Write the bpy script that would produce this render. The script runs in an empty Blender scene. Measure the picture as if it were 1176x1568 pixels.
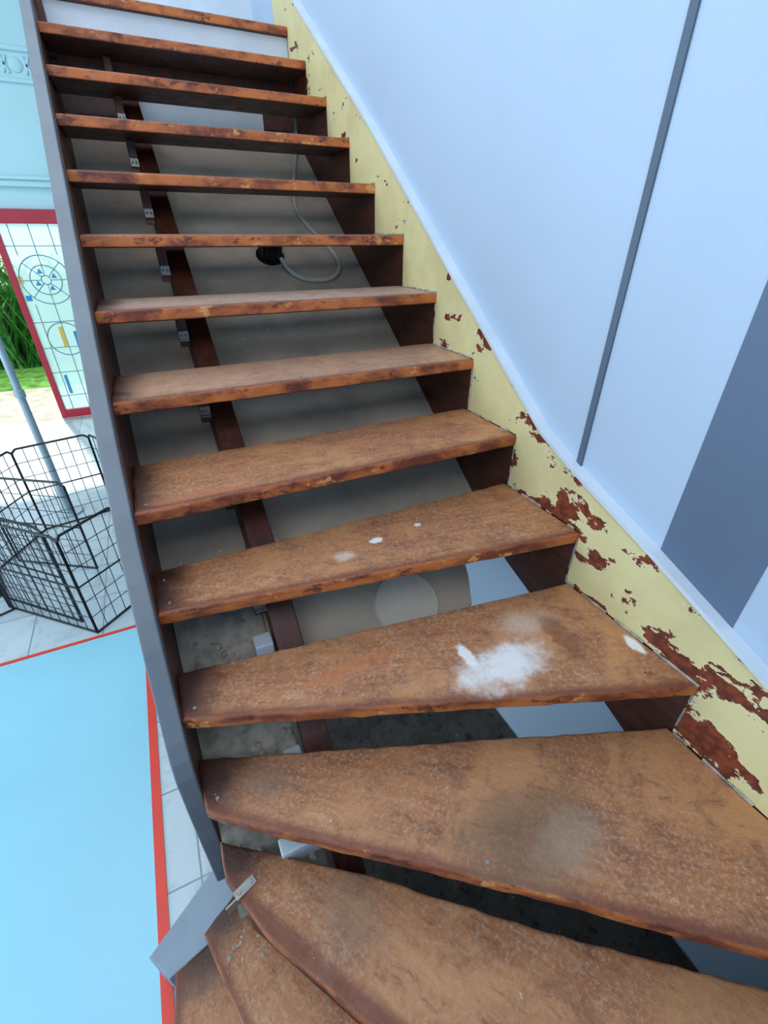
import bpy, bmesh, math, random
from mathutils import Vector, Matrix, noise
random.seed(4)
sc=bpy.context.scene
sc.view_settings.view_transform='Standard'
G=.2637; RR=.1785; W=1.1; FZ=-1.25
def lin(c):
    return tuple((v/255/12.92 if v/255<=.04045 else ((v/255+.055)/1.055)**2.4) for v in c)+(1,)
# ---------- node helpers
class NT:
    def __init__(s,name):
        s.m=bpy.data.materials.new(name); s.m.use_nodes=True
        s.t=s.m.node_tree; s.b=s.t.nodes['Principled BSDF']
    def n(s,ty,**k):
        nd=s.t.nodes.new(ty)
        for a,v in k.items(): setattr(nd,a,v)
        return nd
    def l(s,a,b): s.t.links.new(a,b)
    def val(s,x,inp):
        if hasattr(x,'is_linked') or hasattr(x,'links'): s.l(x,inp)
        else: inp.default_value=x
    def math(s,op,a,b=None,c=None,clamp=False):
        nd=s.n('ShaderNodeMath',operation=op); nd.use_clamp=clamp
        s.val(a,nd.inputs[0])
        if b is not None: s.val(b,nd.inputs[1])
        if c is not None: s.val(c,nd.inputs[2])
        return nd.outputs[0]
    def mix(s,f,a,b):
        nd=s.n('ShaderNodeMix',data_type='RGBA')
        s.val(f,nd.inputs[0]); s.val(a,nd.inputs[6]); s.val(b,nd.inputs[7])
        return nd.outputs[2]
    def noise(s,vec,scale,detail=4,rough=.55,dist=0,dim='3D'):
        nd=s.n('ShaderNodeTexNoise'); nd.noise_dimensions=dim
        if vec is not None: s.l(vec,nd.inputs['Vector'])
        nd.inputs['Scale'].default_value=scale; nd.inputs['Detail'].default_value=detail
        nd.inputs['Roughness'].default_value=rough; nd.inputs['Distortion'].default_value=dist
        return nd.outputs['Fac']
    def ramp(s,f,lo,hi,a=0,b=1):
        nd=s.n('ShaderNodeMapRange'); nd.clamp=True; nd.interpolation_type='SMOOTHSTEP'
        s.val(f,nd.inputs[0]); 
        for i,v in enumerate((lo,hi,a,b)): nd.inputs[i+1].default_value=v
        return nd.outputs[0]
    def mapv(s,vec,scale=(1,1,1),loc=(0,0,0)):
        nd=s.n('ShaderNodeMapping'); s.l(vec,nd.inputs[0]); nd.inputs['Scale'].default_value=scale; nd.inputs['Location'].default_value=loc
        return nd.outputs[0]
    def obj(s):
        return s.n('ShaderNodeTexCoord').outputs['Object']
    def sep(s,v):
        nd=s.n('ShaderNodeSeparateXYZ'); s.l(v,nd.inputs[0]); return nd.outputs
    def bump(s,h,strength=.3,dist=.01):
        nd=s.n('ShaderNodeBump'); nd.inputs['Strength'].default_value=strength; nd.inputs['Distance'].default_value=dist
        s.l(h,nd.inputs['Height']); s.l(nd.outputs[0],s.b.inputs['Normal'])
    def col(s,c): s.val(c,s.b.inputs['Base Color'])
    def rough(s,r): s.val(r,s.b.inputs['Roughness'])
def simple(name,c,r=.6,var=.12,scale=8,metal=0):
    q=NT(name); o=q.obj(); n=q.noise(o,scale,5)
    a=lin(c); b=tuple(x*(1-var*2) for x in a[:3])+(1,)
    q.col(q.mix(q.ramp(n,.35,.7),a,b)); q.rough(r); q.b.inputs['Metallic'].default_value=metal
    q.bump(n,.08,.004)
    return q.m
# ---------- materials
def tread_mat():
    q=NT('worn_varnished_wood')
    uv=q.n('ShaderNodeTexCoord').outputs['UV']; o=q.obj(); sx,sy,sz=q.sep(o); u,v,_=q.sep(uv)
    grain=q.noise(q.mapv(uv,(4,70,1)),1,6,.6,.4,'3D')
    big=q.noise(o,3.2,5,.68,.6); med=q.noise(o,11,7,.75,.4); fine=q.noise(o,110,4,.75); speck=q.noise(o,48,5,.75)
    scuff=q.noise(q.mapv(uv,(9,22,1),(3,1,0)),1,8,.8,1.2)
    c=q.mix(q.ramp(grain,.35,.7),lin((166,107,65)),lin((146,89,54)))
    c=q.mix(q.math('MULTIPLY',q.ramp(big,.44,.6),.75),c,lin((186,131,86)))
    c=q.mix(q.math('MULTIPLY',q.ramp(med,.48,.66),.6),c,lin((118,74,53)))
    c=q.mix(q.math('MULTIPLY',q.ramp(scuff,.53,.66),.65),c,lin((100,56,40)))
    c=q.mix(q.math('MULTIPLY',q.ramp(scuff,.44,.34),.5),c,lin((194,150,112)))
    # dust film
    d=q.math('MULTIPLY',q.ramp(fine,.45,.72),.50)
    d=q.math('MULTIPLY',d,q.ramp(big,.6,.4,.35,1))
    c=q.mix(d,c,lin((202,182,160)))
    # dusty grey upper treads
    up=q.math('MULTIPLY',q.ramp(sz,.05,.30),q.ramp(med,.35,.65,.75,.35))
    c=q.mix(up,c,lin((166,152,142)))
    # grime at stringer end
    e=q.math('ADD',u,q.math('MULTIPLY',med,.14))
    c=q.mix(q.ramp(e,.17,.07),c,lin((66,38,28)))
    fe=q.math('ADD',v,q.math('MULTIPLY',scuff,.05))
    c=q.mix(q.math('MULTIPLY',q.ramp(fe,.054,.028),.85),c,lin((106,50,32)))
    # paint/plaster specks
    c=q.mix(q.ramp(speck,.685,.715),c,lin((205,200,195)))
    # stains fixed to particular treads
    def blob(cx,cy,cz,rx,ry,colr,amt,warp=.12,s=9,lo=1.0,hi=.55):
        nonlocal c
        w=q.noise(o,s,6,.75); w2=q.math('MULTIPLY',q.math('SUBTRACT',w,.5),2.2)
        dx=q.math('DIVIDE',q.math('SUBTRACT',sx,cx),rx); dy=q.math('DIVIDE',q.math('SUBTRACT',sy,cy),ry)
        rr=q.math('SQRT',q.math('ADD',q.math('MULTIPLY',dx,dx),q.math('MULTIPLY',dy,dy)))
        rr=q.math('ADD',rr,w2)
        m=q.ramp(rr,lo,hi); dz=q.ramp(q.math('ABSOLUTE',q.math('SUBTRACT',sz,cz)),.05,.04)
        c=q.mix(q.math('MULTIPLY',q.math('MULTIPLY',m,dz),amt),c,colr)
    blob(.72,-.49,-2*RR,.13,.065,lin((222,224,226)),.85,s=14,lo=1.25,hi=.3)
    blob(.66,-.415,-2*RR,.02,.045,lin((228,228,226)),.85,s=12)
    blob(.86,-.40,-2*RR,.09,.05,lin((200,180,165)),.55,s=16,lo=1.3,hi=.2)
    blob(.92,-.47,-2*RR,.04,.09,lin((112,62,42)),.6,s=16)
    blob(1.07,-.585,-2*RR,.02,.04,lin((228,230,228)),.95,s=6)
    blob(.60,-.76,-3*RR,.17,.11,lin((112,86,62)),.7,s=7,lo=1.3,hi=.3)
    blob(.68,-.80,-3*RR,.09,.06,lin((156,136,116)),.5,s=22,lo=1.3,hi=.3)
    blob(.14,-.40,-3*RR,.09,.05,lin((122,100,84)),.5,lo=1.3,hi=.2)
    blob(.24,-.66,-4*RR,.10,.10,lin((120,98,82)),.45,lo=1.3,hi=.2)
    blob(.56,-.10,-RR,.022,.014,lin((225,225,222)),.9,s=16)
    blob(.45,-.13,-RR,.03,.02,lin((205,190,175)),.7,s=16,lo=1.3,hi=.3)
    blob(.70,-.08,-RR,.012,.01,lin((215,212,205)),.9,s=16)
    blob(.40,-.33,-2*RR,.14,.025,lin((182,104,58)),.45,s=14)
    blob(.16,.03,0,.14,.02,lin((170,100,60)),.5)
    # side faces: bare orange/dark varnish
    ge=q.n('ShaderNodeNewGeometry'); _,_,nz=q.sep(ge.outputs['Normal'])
    side=q.ramp(nz,.85,.55)
    en=q.noise(q.mapv(o,(6,6,12)),1.2,6,.65,.3)
    ec=q.mix(q.ramp(en,.38,.62),lin((190,106,50)),lin((112,50,30)))
    ec=q.mix(q.ramp(q.noise(q.mapv(o,(1,1,1.5)),12,6,.72),.60,.65),ec,lin((210,146,84)))
    ec=q.mix(q.math('MULTIPLY',q.ramp(q.noise(q.mapv(o,(1,1,2),(5,2,1)),13,6,.74),.56,.61),.8),ec,lin((70,30,24)))
    c=q.mix(side,c,ec)
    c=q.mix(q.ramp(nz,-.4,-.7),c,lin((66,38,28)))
    q.col(c); q.rough(q.ramp(med,.3,.7,.40,.66))
    h=q.math('ADD',q.math('MULTIPLY',grain,.4),q.math('ADD',med,q.math('MULTIPLY',fine,.4)))
    q.bump(h,.45,.006)
    return q.m
def darkwood():
    q=NT('dark_brown_wood'); o=q.obj()
    g=q.noise(q.mapv(o,(30,5,30)),1,6,.65,.3); n=q.noise(o,12,5,.7)
    c=q.mix(q.ramp(g,.35,.7),lin((86,42,28)),lin((54,28,20)))
    c=q.mix(q.math('MULTIPLY',q.ramp(n,.56,.7),.5),c,lin((110,66,46)))
    q.col(c);q.rough(.5);q.bump(g,.2,.004);return q.m
def yellow():
    q=NT('peeling_yellow_paint'); o=q.obj(); x,y,z=q.sep(o)
    n=q.noise(q.mapv(o,(1,.8,1.4),(3.1,1.7,.4)),9,6,.64,.15)
    low=q.ramp(y,.9,-.45,0,.095)
    m0=q.math('ADD',n,low)
    m=q.ramp(m0,.630,.638); m1=q.ramp(m0,.612,.630)
    st=q.noise(o,40,4,.6)
    base=q.mix(q.ramp(q.noise(o,5,4),.35,.7),lin((222,210,156)),lin((205,193,142)))
    base=q.mix(q.math('MULTIPLY',m1,.6),base,lin((235,228,200)))
    br=q.mix(q.ramp(st,.4,.6),lin((132,60,34)),lin((92,38,24)))
    q.col(q.mix(m,base,br)); q.rough(.55)
    q.bump(q.math('SUBTRACT',1.0,m),.7,.004); return q.m
def tiles():
    q=NT('pale_floor_tiles'); o=q.obj()
    b=q.n('ShaderNodeTexBrick'); q.l(q.mapv(o,(1,1,1),(.12,.2,0)),b.inputs['Vector'])
    b.offset=0; b.inputs['Scale'].default_value=1; b.inputs['Brick Width'].default_value=.33; b.inputs['Row Height'].default_value=.33
    b.inputs['Mortar Size'].default_value=.003; b.inputs['Color1'].default_value=lin((190,204,210)); b.inputs['Color2'].default_value=lin((180,196,204)); b.inputs['Mortar'].default_value=lin((120,132,140))
    n=q.noise(o,7,6,.7,1.5)
    q.col(q.mix(q.math('MULTIPLY',q.ramp(n,.5,.7),.7),b.outputs['Color'],lin((150,162,166)))); q.rough(.35); return q.m
def debris():
    q=NT('dirty_concrete_floor'); o=q.obj()
    n=q.noise(o,24,6,.8)
    c=q.mix(q.ramp(q.noise(o,6,5,.7),.35,.7),lin((84,78,72)),lin((58,52,48)))
    c=q.mix(q.ramp(n,.56,.62),c,lin((34,30,28)))
    c=q.mix(q.ramp(n,.36,.32),c,lin((140,136,128)))
    q.col(c);q.rough(.9);q.bump(q.noise(o,40,5),.4,.01);return q.m
def soff(name,A,B):
    q=NT(name); o=q.obj(); n=q.noise(o,3,5,.6); s=q.noise(o,60,3,.6)
    c=q.mix(q.ramp(n,.35,.7),lin(A),lin(B))
    c=q.mix(q.ramp(s,.68,.72),c,lin((216,208,196)))
    q.col(c);q.rough(.85);q.bump(s,.2,.003);return q.m
M_t=tread_mat();M_d=darkwood();M_y=yellow();M_tile=tiles();M_deb=debris()
M_s=soff('grey_plasterboard_back',(194,180,162),(160,150,136))
M_litdisc=soff('painted_soft_light',(214,206,192),(196,188,174))  # lighter copy of the board material, soft light put into the colour
M_wall=simple('pale_blue_wall_paint',(174,193,216),.6,.02,2)
M_cyan=simple('pale_aqua_wall_paint',(184,224,230),.6,.02,2)
M_slate=simple('slate_blue_paint',(88,106,132),.6,.04,3)
M_strip=simple('grey_blue_joint',(84,100,118),.5,.05,5)
M_grey=simple('grey_stringer_paint',(106,114,122),.5,.08,6)
M_board=simple('grey_board_paint',(136,152,168),.5,.08,6)
M_white=simple('white_paint',(205,216,226),.5,.05,6)
M_film=simple('blue_protective_film',(146,205,224),.35,.03,1.6)
M_red=simple('red_tape',(226,58,40),.45,.05,9)
M_redf=simple('red_door_paint',(184,40,60),.4,.05,6)
M_blk=simple('black_wire',(22,28,34),.4,.1,9)
M_zinc=simple('zinc_bracket',(150,150,146),.4,.15,40,.5)
M_plas=simple('crumbly_plaster',(172,166,154),.9,.2,30)
M_cable=simple('grey_cable',(194,196,190),.5,.05,9)
M_post=simple('light_blue_metal',(160,180,190),.35,.05,9,.2)
M_caulk=simple('caulk',(168,164,154),.8,.25,40)
M_grass=simple('grass',(120,180,70),.9,.3,6)
M_leaf=simple('leaf_green',(80,150,64),.6,.3,12)
M_stone=simple('path_stone',(200,192,170),.8,.2,8)
M_blackp=simple('black_plastic',(14,15,18),.35,.1,9)
M_lead=simple('lead_came',(110,142,156),.4,.1,9)
M_gb=simple('blue_glass',(60,150,200),.2,.05,9); M_gy=simple('yellow_glass',(230,190,90),.2,.05,9)
def glassm():
    q=NT('obscure_glass'); q.col(lin((186,222,226))); q.rough(.2)
    tr=q.n('ShaderNodeBsdfTranslucent'); tr.inputs[0].default_value=(.72,.9,.92,1)
    tp=q.n('ShaderNodeBsdfTransparent'); tp.inputs[0].default_value=(.85,.97,.97,1)
    mx=q.n('ShaderNodeMixShader'); mx.inputs[0].default_value=.65; q.l(tr.outputs[0],mx.inputs[1]); q.l(tp.outputs[0],mx.inputs[2])
    m2=q.n('ShaderNodeMixShader'); m2.inputs[0].default_value=.8; q.l(q.b.outputs[0],m2.inputs[1]); q.l(mx.outputs[0],m2.inputs[2])
    out=[n for n in q.t.nodes if n.type=='OUTPUT_MATERIAL'][0]; q.l(m2.outputs[0],out.inputs[0]); return q.m
M_glass=glassm()
# ---------- mesh helpers
def link(name,me,mat=None,parent=None,smooth=False):
    o=bpy.data.objects.new(name,me); bpy.context.collection.objects.link(o)
    if mat: me.materials.append(mat)
    if parent: o.parent=parent
    if smooth:
        for p in me.polygons: p.use_smooth=True
    return o
def empty(name):
    o=bpy.data.objects.new(name,None); bpy.context.collection.objects.link(o); return o
def fin(bm,name,mat,parent=None,smooth=False):
    bmesh.ops.recalc_face_normals(bm,faces=bm.faces)
    me=bpy.data.meshes.new(name); bm.to_mesh(me); bm.free(); return link(name,me,mat,parent,smooth)
def addbox(bm,a,b,bev=0):
    c=[(x,y,z) for x in (a[0],b[0]) for y in (a[1],b[1]) for z in (a[2],b[2])]
    v=[bm.verts.new(p) for p in c]
    fs=[bm.faces.new([v[i] for i in f]) for f in ((0,1,3,2),(4,6,7,5),(0,4,5,1),(2,3,7,6),(0,2,6,4),(1,5,7,3))]
    if bev:
        es=list({e for f in fs for e in f.edges}); bmesh.ops.bevel(bm,geom=es,offset=bev,segments=2,profile=.5,affect='EDGES')
def box(name,a,b,mat,parent=None,bev=0):
    bm=bmesh.new(); addbox(bm,a,b,bev); return fin(bm,name,mat,parent)
def prism(name,pts,axis,a,b,mat,parent=None,bev=0,bm=None):
    own=bm is None
    if own: bm=bmesh.new()
    f=(lambda p,t:(t,p[0],p[1])) if axis=='x' else ((lambda p,t:(p[0],p[1],t)) if axis=='z' else (lambda p,t:(p[0],t,p[1])))
    v0=[bm.verts.new(f(p,a)) for p in pts]; v1=[bm.verts.new(f(p,b)) for p in pts]
    n=len(pts); fs=[bm.faces.new(v0),bm.faces.new(v1)]
    for i in range(n): fs.append(bm.faces.new([v0[i],v0[(i+1)%n],v1[(i+1)%n],v1[i]]))
    if bev:
        bmesh.ops.recalc_face_normals(bm,faces=fs)
        es=list({e for f in fs[:2] for e in f.edges})
        bmesh.ops.bevel(bm,geom=es,offset=bev,segments=3,profile=.5,affect='EDGES')
    if own: return fin(bm,name,mat,parent)
def rod(bm,p,q,r,n=6):
    p=Vector(p);q=Vector(q);d=q-p
    if d.length<1e-6:return
    rot=d.to_track_quat('Z','Y').to_matrix().to_4x4()
    bmesh.ops.create_cone(bm,cap_ends=True,segments=n,radius1=r,radius2=r,depth=d.length,matrix=Matrix.Translation((p+q)/2)@rot)
def tube(name,pts,r,mat,parent=None):
    cu=bpy.data.curves.new(name,'CURVE'); cu.dimensions='3D'; cu.bevel_depth=r; cu.bevel_resolution=3
    s=cu.splines.new('NURBS'); s.points.add(len(pts)-1); s.order_u=3; s.use_endpoint_u=True
    for i,p in enumerate(pts): s.points[i].co=(*p,1)
    o=bpy.data.objects.new(name,cu); bpy.context.collection.objects.link(o); cu.materials.append(mat)
    if parent:o.parent=parent
    return o
# ---------- room
def panel(name,a,b,m,bev=0): return box(name,a,b,m,None,bev)
panel('floor',(-4,-1.7,FZ-.1),(1.13,4.94,FZ),M_tile)
panel('wall_right',(1.13,-1.8,FZ-.1),(1.25,5.04,3.4),M_wall)
panel('wall_front',(-4.1,-1.8,FZ-.1),(1.13,-1.7,3.4),M_wall)
panel('wall_left',(-4.1,-1.7,FZ-.1),(-4,5.04,3.4),M_cyan)
panel('ceiling',(-4.1,-1.8,3.4),(1.25,5.04,3.5),M_white)
bm=bmesh.new()
addbox(bm,(-4,4.94,FZ-.1),(-2.0,5.04,3.4)); addbox(bm,(-.36,4.94,FZ-.1),(1.13,5.04,3.4)); addbox(bm,(-2.0,4.94,.715),(-.36,5.04,3.4))
fin(bm,'wall_back',M_cyan)
# cornice + frieze on back wall
bm=bmesh.new(); addbox(bm,(-4,4.90,.88),(0,4.94,.93),.008); addbox(bm,(-4,4.88,.93),(0,4.94,.96),.008); fin(bm,'trim_1',M_cyan)
bm=bmesh.new(); addbox(bm,(-4,4.92,1.60),(0,4.94,1.63),.004); addbox(bm,(-4,4.92,1.80),(0,4.94,1.83),.004)
x=-3.9
while x<-.1:
    bmesh.ops.create_uvsphere(bm,u_segments=10,v_segments=6,radius=.05,matrix=Matrix.Translation((x,4.935,1.715))@Matrix.Diagonal((1,.3,1,1)))
    rod(bm,(x+.06,4.935,1.66),(x+.10,4.935,1.77),.012); rod(bm,(x+.10,4.935,1.66),(x+.06,4.935,1.77),.012)
    x+=.16
fin(bm,'trim_2',M_cyan)
# painted band and joint strip on right wall
box('wall_stripe_panel',(1.128,-.722,-.45),(1.131,-.520,3.4),M_slate)
box('trim_3',(1.124,-.240,-.2),(1.131,-.222,3.4),M_strip)
# floor film and tape
bm=bmesh.new(); addbox(bm,(-3.2,-1.69,FZ),(-.245,1.10,FZ+.002)); fin(bm,'floor_protection_sheet',M_film)
bm=bmesh.new(); addbox(bm,(-3.2,1.105,FZ+.001),(-.2,1.122,FZ+.004)); addbox(bm,(-.256,-1.69,FZ+.001),(-.224,1.122,FZ+.004))
fin(bm,'red_floor_tape',M_red)
box('understair_floor_patch',(0.01,-1.2,FZ),(1.125,2.1,FZ+.004),M_deb)
# ---------- staircase
ST=empty('staircase')
def rough_outline(pts):
    out=[]
    for i in range(len(pts)):
        a=Vector(pts[i]);b=Vector(pts[(i+1)%len(pts)]);n=max(1,int((b-a).length/.03))
        d=(b-a).normalized();nn=Vector((-d.y,d.x))
        for j in range(n):
            p=a+(b-a)*j/n
            if j: p+=nn*random.uniform(-.0018,.0018)
            out.append((p.x,p.y))
    return out
def tread(name,pts,k,org,dirv,th=.036):
    z=k*RR; bm=bmesh.new()
    prism(name,rough_outline(pts),'z',z-th,z,None,None,.007,bm)
    uvl=bm.loops.layers.uv.new('UVMap'); d=Vector(dirv).normalized(); n=Vector((-d.y,d.x))
    for f in bm.faces:
        for l in f.loops:
            p=Vector((l.vert.co.x-org[0],l.vert.co.y-org[1])); l[uvl].uv=(p.dot(d),p.dot(n))
    o=fin(bm,name,M_t,ST)
    return o
X0,X1=.003,1.097
for k in range(0,8):
    y=G*k
    tread('tread_%d'%(k+7),[(X0,y),(X1,y),(X1,y+.29),(X0,y+.275)],k,(0,y),(1,0))
tread('tread_6',[(X0,-.149),(X1,-.315),(X1,.02),(X0,.015)],-1,(0,-.149),(1.1,-.166))
tread('tread_5',[(X0,-.300),(X1,-.732),(X1,-.32),(X0,-.165)],-2,(0,-.30),(1.1,-.43))
tread('tread_4',[(X0,-.41),(.033,-.438),(.582,-.856),(X1,-1.27),(X1,-.715),(X0,-.28)],-3,(0,-.41),(.549,-.42))
tread('tread_3',[(X0,-.481),(.061,-.609),(.201,-.819),(.75,-1.66),(X1,-1.66),(X1,-1.25),(.6,-.865),(.294,-.604),(X0,-.39)],-4,(0,-.481),(.14,-.21))
tread('tread_2',[(-.081,-.486),(-.027,-.674),(.25,-1.66),(.9,-1.66),(.12,-.55),(.01,-.43)],-5,(-.081,-.486),(.054,-.188))
tread('tread_1',[(-.183,-.466),(-.194,-.558),(-.33,-1.66),(.4,-1.66),(0,-.5),(-.06,-.44)],-6,(-.183,-.466),(-.02,-.3))
def riser(name,a,b,z0,z1):
    a=Vector(a);b=Vector(b);d=(b-a).normalized();n=Vector((-d.y,d.x))*.018
    prism(name,[a,b,b+n,a+n],'z',z0,z1,M_d,ST)
riser('riser_1',(-.165,-.48),(-.30,-1.65),FZ,-6*RR-.037)
riser('riser_2',(-.06,-.50),(.27,-1.65),-6*RR,-5*RR-.037)
riser('riser_3',(.03,-.53),(.77,-1.65),-5*RR,-4*RR-.037)
# wall stringer (dark) + yellow paint
capp=[(2.35,1.75),(2.008,1.5),(1.116,.905),(.429,.41),(-.097,.04),(-.20,-.005),(-.279,-.036),(-.52,-.122),(-.813,-.237),(-1.69,-.58)]
def capz(y):
    for (a,za),(b,zb) in zip(capp,capp[1:]):
        if b<=y<=a: return zb+(za-zb)*(y-b)/(a-b)
    return capp[-1][1]
botp=[(-1.69,-1.1),(-.614,-.674),(-.163,-.502),(-.047,-.465),(.204,-.31),(2.08,.965),(2.08,1.2),(2.35,1.43)]
prism('wall_stringer',capp+botp,'x',1.101,1.129,M_d,ST)
nos=[(k,G*k) for k in range(8,-1,-1)]+[(-1,-.315),(-2,-.732),(-3,-1.27),(-4,-1.69)]
bm=bmesh.new()
for (k1,y1),(k0,y0) in zip(nos,nos[1:]):
    ys=sorted({y0,y1}|{c[0] for c in capp if y0<c[0]<y1})
    poly=[(y0+.004,k0*RR-.0),(y1+.004,k0*RR-.0)]+[(y+.004 if y in(y0,y1) else y,capz(y+.004 if y in (y0,y1) else y)-.001) for y in reversed(ys)]
    prism('',poly,'x',1.0985,1.1015,None,None,0,bm)
prism('',[(2.114,8*RR),(2.34,8*RR),(2.34,capz(2.34)),(2.114,capz(2.114))],'x',1.0985,1.1015,None,None,0,bm)
fin(bm,'stringer_yellow_paint',M_y,ST)
bm=bmesh.new()
for (a,za),(b,zb) in zip(capp,capp[1:]):
    prism('',[(a,za),(b,zb),(b,zb+.012),(a,za+.012)],'x',1.094,1.13,None,None,0,bm)
fin(bm,'stringer_cap_moulding',M_white,ST)
# caulk beads
bm=bmesh.new()
for (k1,y1),(k0,y0) in zip(nos,nos[1:]):
    n=14
    for i in range(n):
        a=y0+(y1-y0)*i/n;b=y0+(y1-y0)*(i+1)/n
        if random.random()<.75: rod(bm,(1.096,a,k0*RR+.001),(1.096,b,k0*RR+.001),random.uniform(.002,.0055),5)
    za,zb=k0*RR,k1*RR-.036
    for i in range(6):
        if k0<2 and random.random()<.8: rod(bm,(1.0975,y1+.003,za+(zb-za)*i/6),(1.0975,y1+.003,za+(zb-za)*(i+1)/6),random.uniform(.002,.004),5)
fin(bm,'caulk_bead',M_caulk,ST)
# left stringer
ltop=[(2.15,1.50),(1.209,.865),(.697,.525),(.365,.30),(.133,.125),(-.05,-.03),(-.12,-.105),(-.217,-.225),(-.33,-.385),(-.352,-.425),(-.366,-.47),(-.374,-.60),(-.378,-.93)]
lbot=[(-.33,-.93),(-.18,-.64),(.05,-.42),(2.15,1.00)]
prism('left_stringer',ltop+lbot,'x',-.040,0,M_grey,ST,.004)
inner=[(y+.004,z-.036) for y,z in ltop[:-2]]+[(-.372,-.86)]
prism('stringer_inner_face',inner+[(-.33,-.90),(-.18,-.62),(.05,-.40),(2.14,1.02)],'x',-.001,.0025,M_d,ST)
# carriage beam
bt=[(2.05,2.05*.677-.245),(.05,-.215),(-.122,-.368),(-.327,-.565),(-.528,-.81),(-.70,-1.02)]
bb=[(-.76,-1.10),(-.58,-.92),(-.38,-.68),(-.16,-.47),(.05,-.38),(2.05,2.05*.677-.42)]
prism('carriage_beam',bt+bb,'x',.245,.315,M_d,ST,.004)
bm=bmesh.new(); bm2=bmesh.new()
for k in range(-2,8):
    if k>=0: y=G*k+.18; z=k*RR
    else: y={-1:-.09,-2:-.28}[k]; z=k*RR
    zt=z-.038
    addbox(bm2,(.212,y+.004,zt-.11),(.243,y+.03,zt),.002)
    addbox(bm,(.212,y,zt-.088),(.243,y+.004,zt-.058),.001); addbox(bm,(.212,y-.014,zt-.088),(.243,y,zt-.084),.001)
    for i in (.220,.234): bmesh.ops.create_uvsphere(bm,u_segments=8,v_segments=6,radius=.004,matrix=Matrix.Translation((i,y-.001,zt-.072)))
fin(bm,'tread_brackets',M_zinc,ST); fin(bm2,'bracket_cleats',M_d,ST)
# soffit board, downlight, cable
def sz(y): return .677*y-.43
bm=bmesh.new()
so=[(-.02,2.06),(-.02,-.10),(.55,-.12),(.80,-.16),(.90,-.13),(.93,-.06),(.96,.06),(1.12,.10),(1.12,2.06)]
v0=[bm.verts.new((x,y,sz(y))) for x,y in so]; v1=[bm.verts.new((x,y,sz(y)-.012)) for x,y in so]
bm.faces.new(v0); bm.faces.new(v1)
for i in range(len(so)): bm.faces.new([v0[i],v0[(i+1)%len(so)],v1[(i+1)%len(so)],v1[i]])
fin(bm,'soffit_board',M_s,ST)
bm=bmesh.new(); sl=Matrix.Rotation(math.atan(.677),4,'X')
def cyl(bm,r1,r2,d,M,n=32): bmesh.ops.create_cone(bm,cap_ends=True,segments=n,radius1=r1,radius2=r2,depth=d,matrix=M)
b=Matrix.Translation((.69,1.30,sz(1.30)))@sl
cyl(bm,.062,.062,.006,b@Matrix.Translation((0,0,.004))); cyl(bm,.048,.044,.05,b@Matrix.Translation((0,0,.03)))
for i in range(10):
    a=i*math.pi/5; cyl(bm,.006,.006,.05,b@Matrix.Translation((.047*math.cos(a),.047*math.sin(a),.03)),8)
fin(bm,'downlight_can',M_blackp,ST)
# added pale disc on the board; soft-lit rounded shape put into its colour
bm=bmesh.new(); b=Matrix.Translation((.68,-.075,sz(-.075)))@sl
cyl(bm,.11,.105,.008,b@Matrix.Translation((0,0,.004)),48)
fin(bm,'soft_lit_disc',M_litdisc,ST)
cp=[(1.07,2.0),(1.0,1.85),(.932,1.665),(.90,1.56),(.923,1.458),(.99,1.33),(1.0,1.22),(.93,1.15),(.80,1.15),(.74,1.2),(.73,1.29),(.70,1.31)]
tube('electric_cable',[(x,y,sz(y)+.012) for x,y in cp],.0095,M_cable,ST)
# left plaster ledge in winder part
bm=bmesh.new()
pth=[(.10,-.34),(-.12,-.50),(-.33,-.70),(-.52,-.92)]
for i,((a,za),(b,zb)) in enumerate(zip(pth,pth[1:])):
    prism('',[(a,za),(b,zb),(b,zb-.03),(a,za-.03)],'x',.004,.235,None,None,0,bm)
for i in range(60):
    t=random.random()*3; j=min(2,int(t)); f=t-j; y=pth[j][0]+(pth[j+1][0]-pth[j][0])*f; z=pth[j][1]+(pth[j+1][1]-pth[j][1])*f
    s=random.uniform(.004,.014)
    bmesh.ops.create_icosphere(bm,subdivisions=1,radius=s,matrix=Matrix.Translation((random.uniform(.01,.23),y,z+s*.3))@Matrix.Diagonal((1,1.3,.7,1)))
fin(bm,'plaster_ledge',M_plas,ST)
bm=bmesh.new()
for x,y,z,s in ((.215,-.115,-.43,.024),(.215,-.335,-.63,.022)):
    addbox(bm,(x-s,y-s,z-.03),(x+s,y+s,z+.04),.004)
addbox(bm,(.13,-.495,-.76),(.243,-.455,-.70),.004)
fin(bm,'packing_blocks',M_white,ST)
# landing
LD=empty('upper_landing')
box('landing_nosing',(.0,2.10,8*RR-.036),(1.10,2.32,8*RR),M_t,LD,.006)
box('landing_riser',(.0,2.125,8*RR-.17),(1.10,2.14,8*RR-.037),M_white,LD)
box('landing_trimmer',(.0,2.14,1.02),(1.10,2.20,8*RR-.04),M_d,LD)
box('landing_fascia_strip',(.33,2.118,.985),(.93,2.138,1.10),M_white,LD)
box('landing_deck',(.0,2.20,1.10),(1.13,4.93,8*RR-.002),M_tile,LD)
box('landing_end_wall',(.0,2.9,8*RR),(1.13,2.96,3.39),M_white,LD)
box('understair_rear_wall',(-.04,2.2,FZ),(1.129,2.26,1.10),M_grey,LD)
box('landing_skirting',(.0,2.885,8*RR),(1.13,2.90,8*RR+.09),M_d,LD,.003)
box('newel_stub',(-.05,2.10,1.2),(.03,2.19,1.62),M_d,LD,.006)
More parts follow.
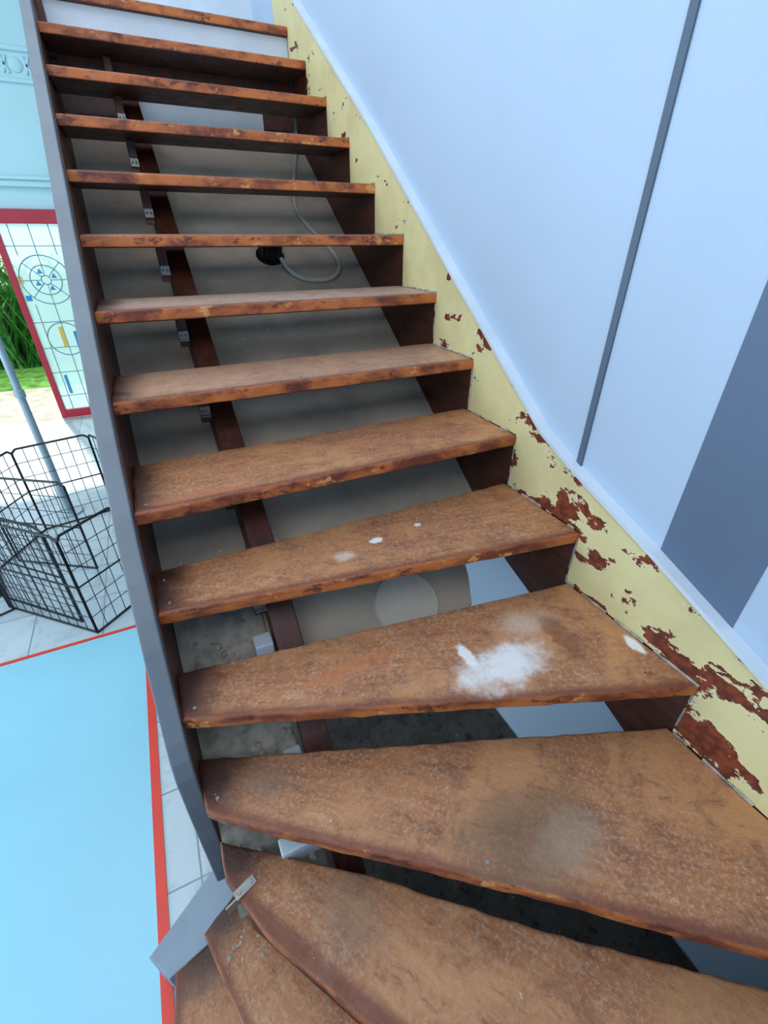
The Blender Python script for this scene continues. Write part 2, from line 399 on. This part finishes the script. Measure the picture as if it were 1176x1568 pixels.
# base plinth board + debris near newel
prism('plinth_board',[(-.048,-.264),(-.243,-.404),(-.197,-.471),(0,-.417)],'z',-1.245,-1.075,M_board,ST,.004)
bm=bmesh.new()
def plate(c,s,rz,rx=0):
    v=bmesh.ops.create_cube(bm,size=1)['verts']
    M=Matrix.Translation(c)@Matrix.Rotation(rz,4,'Z')@Matrix.Rotation(rx,4,'X')@Matrix.Diagonal((*s,1))
    for q in v: q.co=M@q.co
plate((.040,-.512,-4*RR+.002),(.05,.020,.003),.35); plate((.018,-.525,-4*RR-.012),(.05,.003,.03),.35)
for dx in (-.014,.014): cyl(bm,.004,.004,.003,Matrix.Translation((.040+dx,-.512+dx*.36,-4*RR+.004)),10)
fin(bm,'newel_fixing_bracket',M_zinc,ST)
bm=bmesh.new()
for i in range(14):
    p=(random.uniform(-.04,.05),random.uniform(-.59,-.51),-5*RR)
    s=random.uniform(.0015,.004)
    bmesh.ops.create_icosphere(bm,subdivisions=1,radius=s,matrix=Matrix.Translation((p[0],p[1],p[2]+s*.2))@Matrix.Rotation(random.random()*3,4,'Z')@Matrix.Diagonal((1,1.8,.35,1)))
fin(bm,'plaster_crumbs',M_plas,ST)
# screw heads in treads
bm=bmesh.new()
for k in range(-3,7):
    for fx in (.03,.5,.9):
        if k>=0: y=G*k+.03
        elif k==-1: y=-.149-.151*fx/1.1+.03
        elif k==-2: y=-.30-.39*fx+.03
        else: y=-.41-.77*fx+.04
        cyl(bm,.004,.004,.0015,Matrix.Translation((fx,y,k*RR+.0006)),10)
fin(bm,'tread_screws',M_zinc,ST)
# ---------- dog pen
bm=bmesh.new(); H=.60
def pen(a,b):
    A=Vector((*a,FZ+.006));B=Vector((*b,FZ+.006));up=Vector((0,0,H))
    for p in (A,B): rod(bm,p,p+up*.96,.007,8)
    e=(B-A)*.06
    rod(bm,A,B,.006,8); rod(bm,A+e+up,B-e+up,.007,8); rod(bm,A+up*.96,A+e+up,.007,8); rod(bm,B+up*.96,B-e+up,.007,8)
    rod(bm,A+up*.5,B+up*.5,.005)
    for f in (.17,.34,.67,.84): rod(bm,A+up*f,B+up*f,.0022,5)
    n=max(2,int((B-A).length/.06))
    for i in range(1,n): 
        p=A+(B-A)*i/n; rod(bm,p,p+up*.99,.0022,5)
ring=[(-.25,1.35),(-.473,1.145),(-.92,1.57),(-1.05,2.0),(-.844,2.4),(-.42,2.5),(-.2,2.1),(-.12,1.7)]
for a,b in zip(ring,ring[1:]): pen(a,b)
pen((-.90,1.54),(-1.35,1.35)); pen((-1.35,1.35),(-1.7,1.7))
pen((-.55,1.27),(-.98,1.70)); pen((-.98,1.70),(-1.5,1.95)); pen((-.5,1.75),(-.95,2.05))
fin(bm,'wire_dog_pen',M_blk)
bm=bmesh.new(); cyl(bm,.022,.022,1.7,Matrix.Translation((-.72,2.60,FZ+.86)),16); cyl(bm,.09,.09,.012,Matrix.Translation((-.72,2.60,FZ+.006)),24); cyl(bm,.03,.03,.05,Matrix.Translation((-.72,2.60,FZ+.9)),16)
fin(bm,'metal_post',M_post)
# ---------- door
D=empty('door_1')
bm=bmesh.new()
addbox(bm,(-2.0,4.90,.60),(-.36,4.97,.715),.006)
addbox(bm,(-.42,4.90,FZ),(-.36,4.97,.60),.006); addbox(bm,(-2.0,4.90,FZ),(-1.94,4.97,.60),.006)
addbox(bm,(-.97,4.91,FZ+.01),(-.915,4.96,.60),.004)
addbox(bm,(-.915,4.91,FZ+.01),(-.42,4.96,FZ+.10),.004)
fin(bm,'door_frame',M_redf,D)
box('door_glass',(-.915,4.932,FZ+.10),(-.42,4.938,.60),M_glass,D)
bm=bmesh.new(); gx=-.68; gz=.13; GR=.215
def arc(cx,cz,r,n=28,a0=0,a1=2*math.pi):
    P=[(cx+r*math.cos(a0+(a1-a0)*i/n),4.928,cz+r*math.sin(a0+(a1-a0)*i/n)) for i in range(n+1)]
    for a,b in zip(P,P[1:]): rod(bm,a,b,.005,5)
arc(gx,gz,GR);arc(gx,gz,.13);arc(gx,gz,.04)
for i in range(8):
    a=i*math.pi/4; rod(bm,(gx+.04*math.cos(a),4.928,gz+.04*math.sin(a)),(gx+GR*math.cos(a),4.928,gz+GR*math.sin(a)),.004,5)
for xx in (-.84,-.68,-.52):
    rod(bm,(xx,4.928,FZ+.1),(xx,4.928,gz-GR),.004,5); rod(bm,(xx,4.928,gz+GR),(xx,4.928,.6),.004,5)
for zz in (-1.0,-.75,-.5,-.25,.42): rod(bm,(-.915,4.928,zz),(-.42,4.928,zz),.004,5)
arc(gx,gz-.55,.16)
fin(bm,'leadwork',M_lead,D)
bm=bmesh.new(); 
for i in range(4):
    a=i*math.pi/2+.4; bmesh.ops.create_cone(bm,cap_ends=True,segments=3,radius1=.03,radius2=.03,depth=.004,matrix=Matrix.Translation((gx+.08*math.cos(a),4.928,gz+.08*math.sin(a)))@Matrix.Rotation(math.pi/2,4,'X'))
addbox(bm,(-.90,4.926,-.05),(-.85,4.93,.0));addbox(bm,(-.60,4.926,-.6),(-.55,4.93,-.35));addbox(bm,(-.82,4.926,-.98),(-.79,4.93,-.78))
fin(bm,'blue_glass_pieces',M_gb,D)
bm=bmesh.new(); addbox(bm,(-.91,4.926,.10),(-.87,4.93,.17)); addbox(bm,(-.50,4.926,.10),(-.46,4.93,.17)); addbox(bm,(-.72,4.926,-.5),(-.68,4.93,-.3)); fin(bm,'yellow_glass_pieces',M_gy,D)
# ---------- garden
box('ground_lawn',(-12,5.05,FZ-.16),(6,16,FZ-.1),M_grass)
box('garden_path',(-3.5,5.05,FZ-.1),(1,6.6,FZ-.04),M_stone,None,.01)
bm=bmesh.new()
for i in range(1800):
    bx=random.uniform(-4.5,1.5);by=random.uniform(8.2,10.5);
    a=random.uniform(0,6.28);L=random.uniform(.6,1.9);t=random.uniform(.2,.9)
    d=Vector((math.cos(a),math.sin(a),0));p=Vector((bx,by,FZ-.1));w=Vector((-d.y,d.x,0))*.03
    m=p+d*L*t*.4+Vector((0,0,L*.7));e=p+d*L*t+Vector((0,0,L*.9))
    v=[bm.verts.new(q) for q in (p-w,p+w,m+w,m-w,e)]
    bm.faces.new(v[:4]);bm.faces.new((v[3],v[2],v[4]))
fin(bm,'garden_foliage',M_leaf)
# ---------- lights
def area(name,loc,rot,sx_,sy_,e,c):
    l=bpy.data.lights.new(name,'AREA'); l.shape='RECTANGLE'; l.size=sx_; l.size_y=sy_; l.energy=e; l.color=c
    o=bpy.data.objects.new(name,l); bpy.context.collection.objects.link(o); o.location=loc; o.rotation_euler=rot
area('overhead_fill',(-1.0,1.2,3.35),(0,0,0),3.0,4.0,94,(.89,.95,1))  # overhead area lamp added to light the closed room
area('left_daylight_fill',(-3.9,.8,.3),(0,math.radians(-90),0),2.6,4.4,125,(.82,.93,1))  # area lamp added for daylight from the left; that wall has no window
area('rear_fill',(-.6,-1.65,1.6),(math.radians(80),0,0),2.4,1.6,50,(.98,.97,.97))  # fill lamp added behind the camera, no window there
s=bpy.data.lights.new('sun','SUN'); s.energy=3.6; s.angle=.05; s.color=(1,.96,.88)
so_=bpy.data.objects.new('sun',s); bpy.context.collection.objects.link(so_); so_.rotation_euler=(math.radians(-48),0,math.radians(15))
w=bpy.data.worlds.new('World'); sc.world=w; w.use_nodes=True
bg=w.node_tree.nodes['Background']; bg.inputs[0].default_value=(.87,.95,1,1); bg.inputs[1].default_value=2.0
# ---------- camera
R=[(0.90026,-0.43534,0.00367),(-0.22525,-0.47300,-0.85178),(0.37255,0.76599,-0.52389)]
X=Vector(R[0]);Y=-Vector(R[1]);Z=-Vector(R[2])
M=Matrix((X,Y,Z)).transposed().to_4x4(); M.translation=(.1304,-1.0324,.5446)
cd=bpy.data.cameras.new('camera'); co=bpy.data.objects.new('camera',cd); bpy.context.collection.objects.link(co)
co.matrix_world=M; cd.sensor_fit='HORIZONTAL'; cd.sensor_width=36; cd.lens=36*696.65/1176; cd.clip_start=.02
sc.camera=co
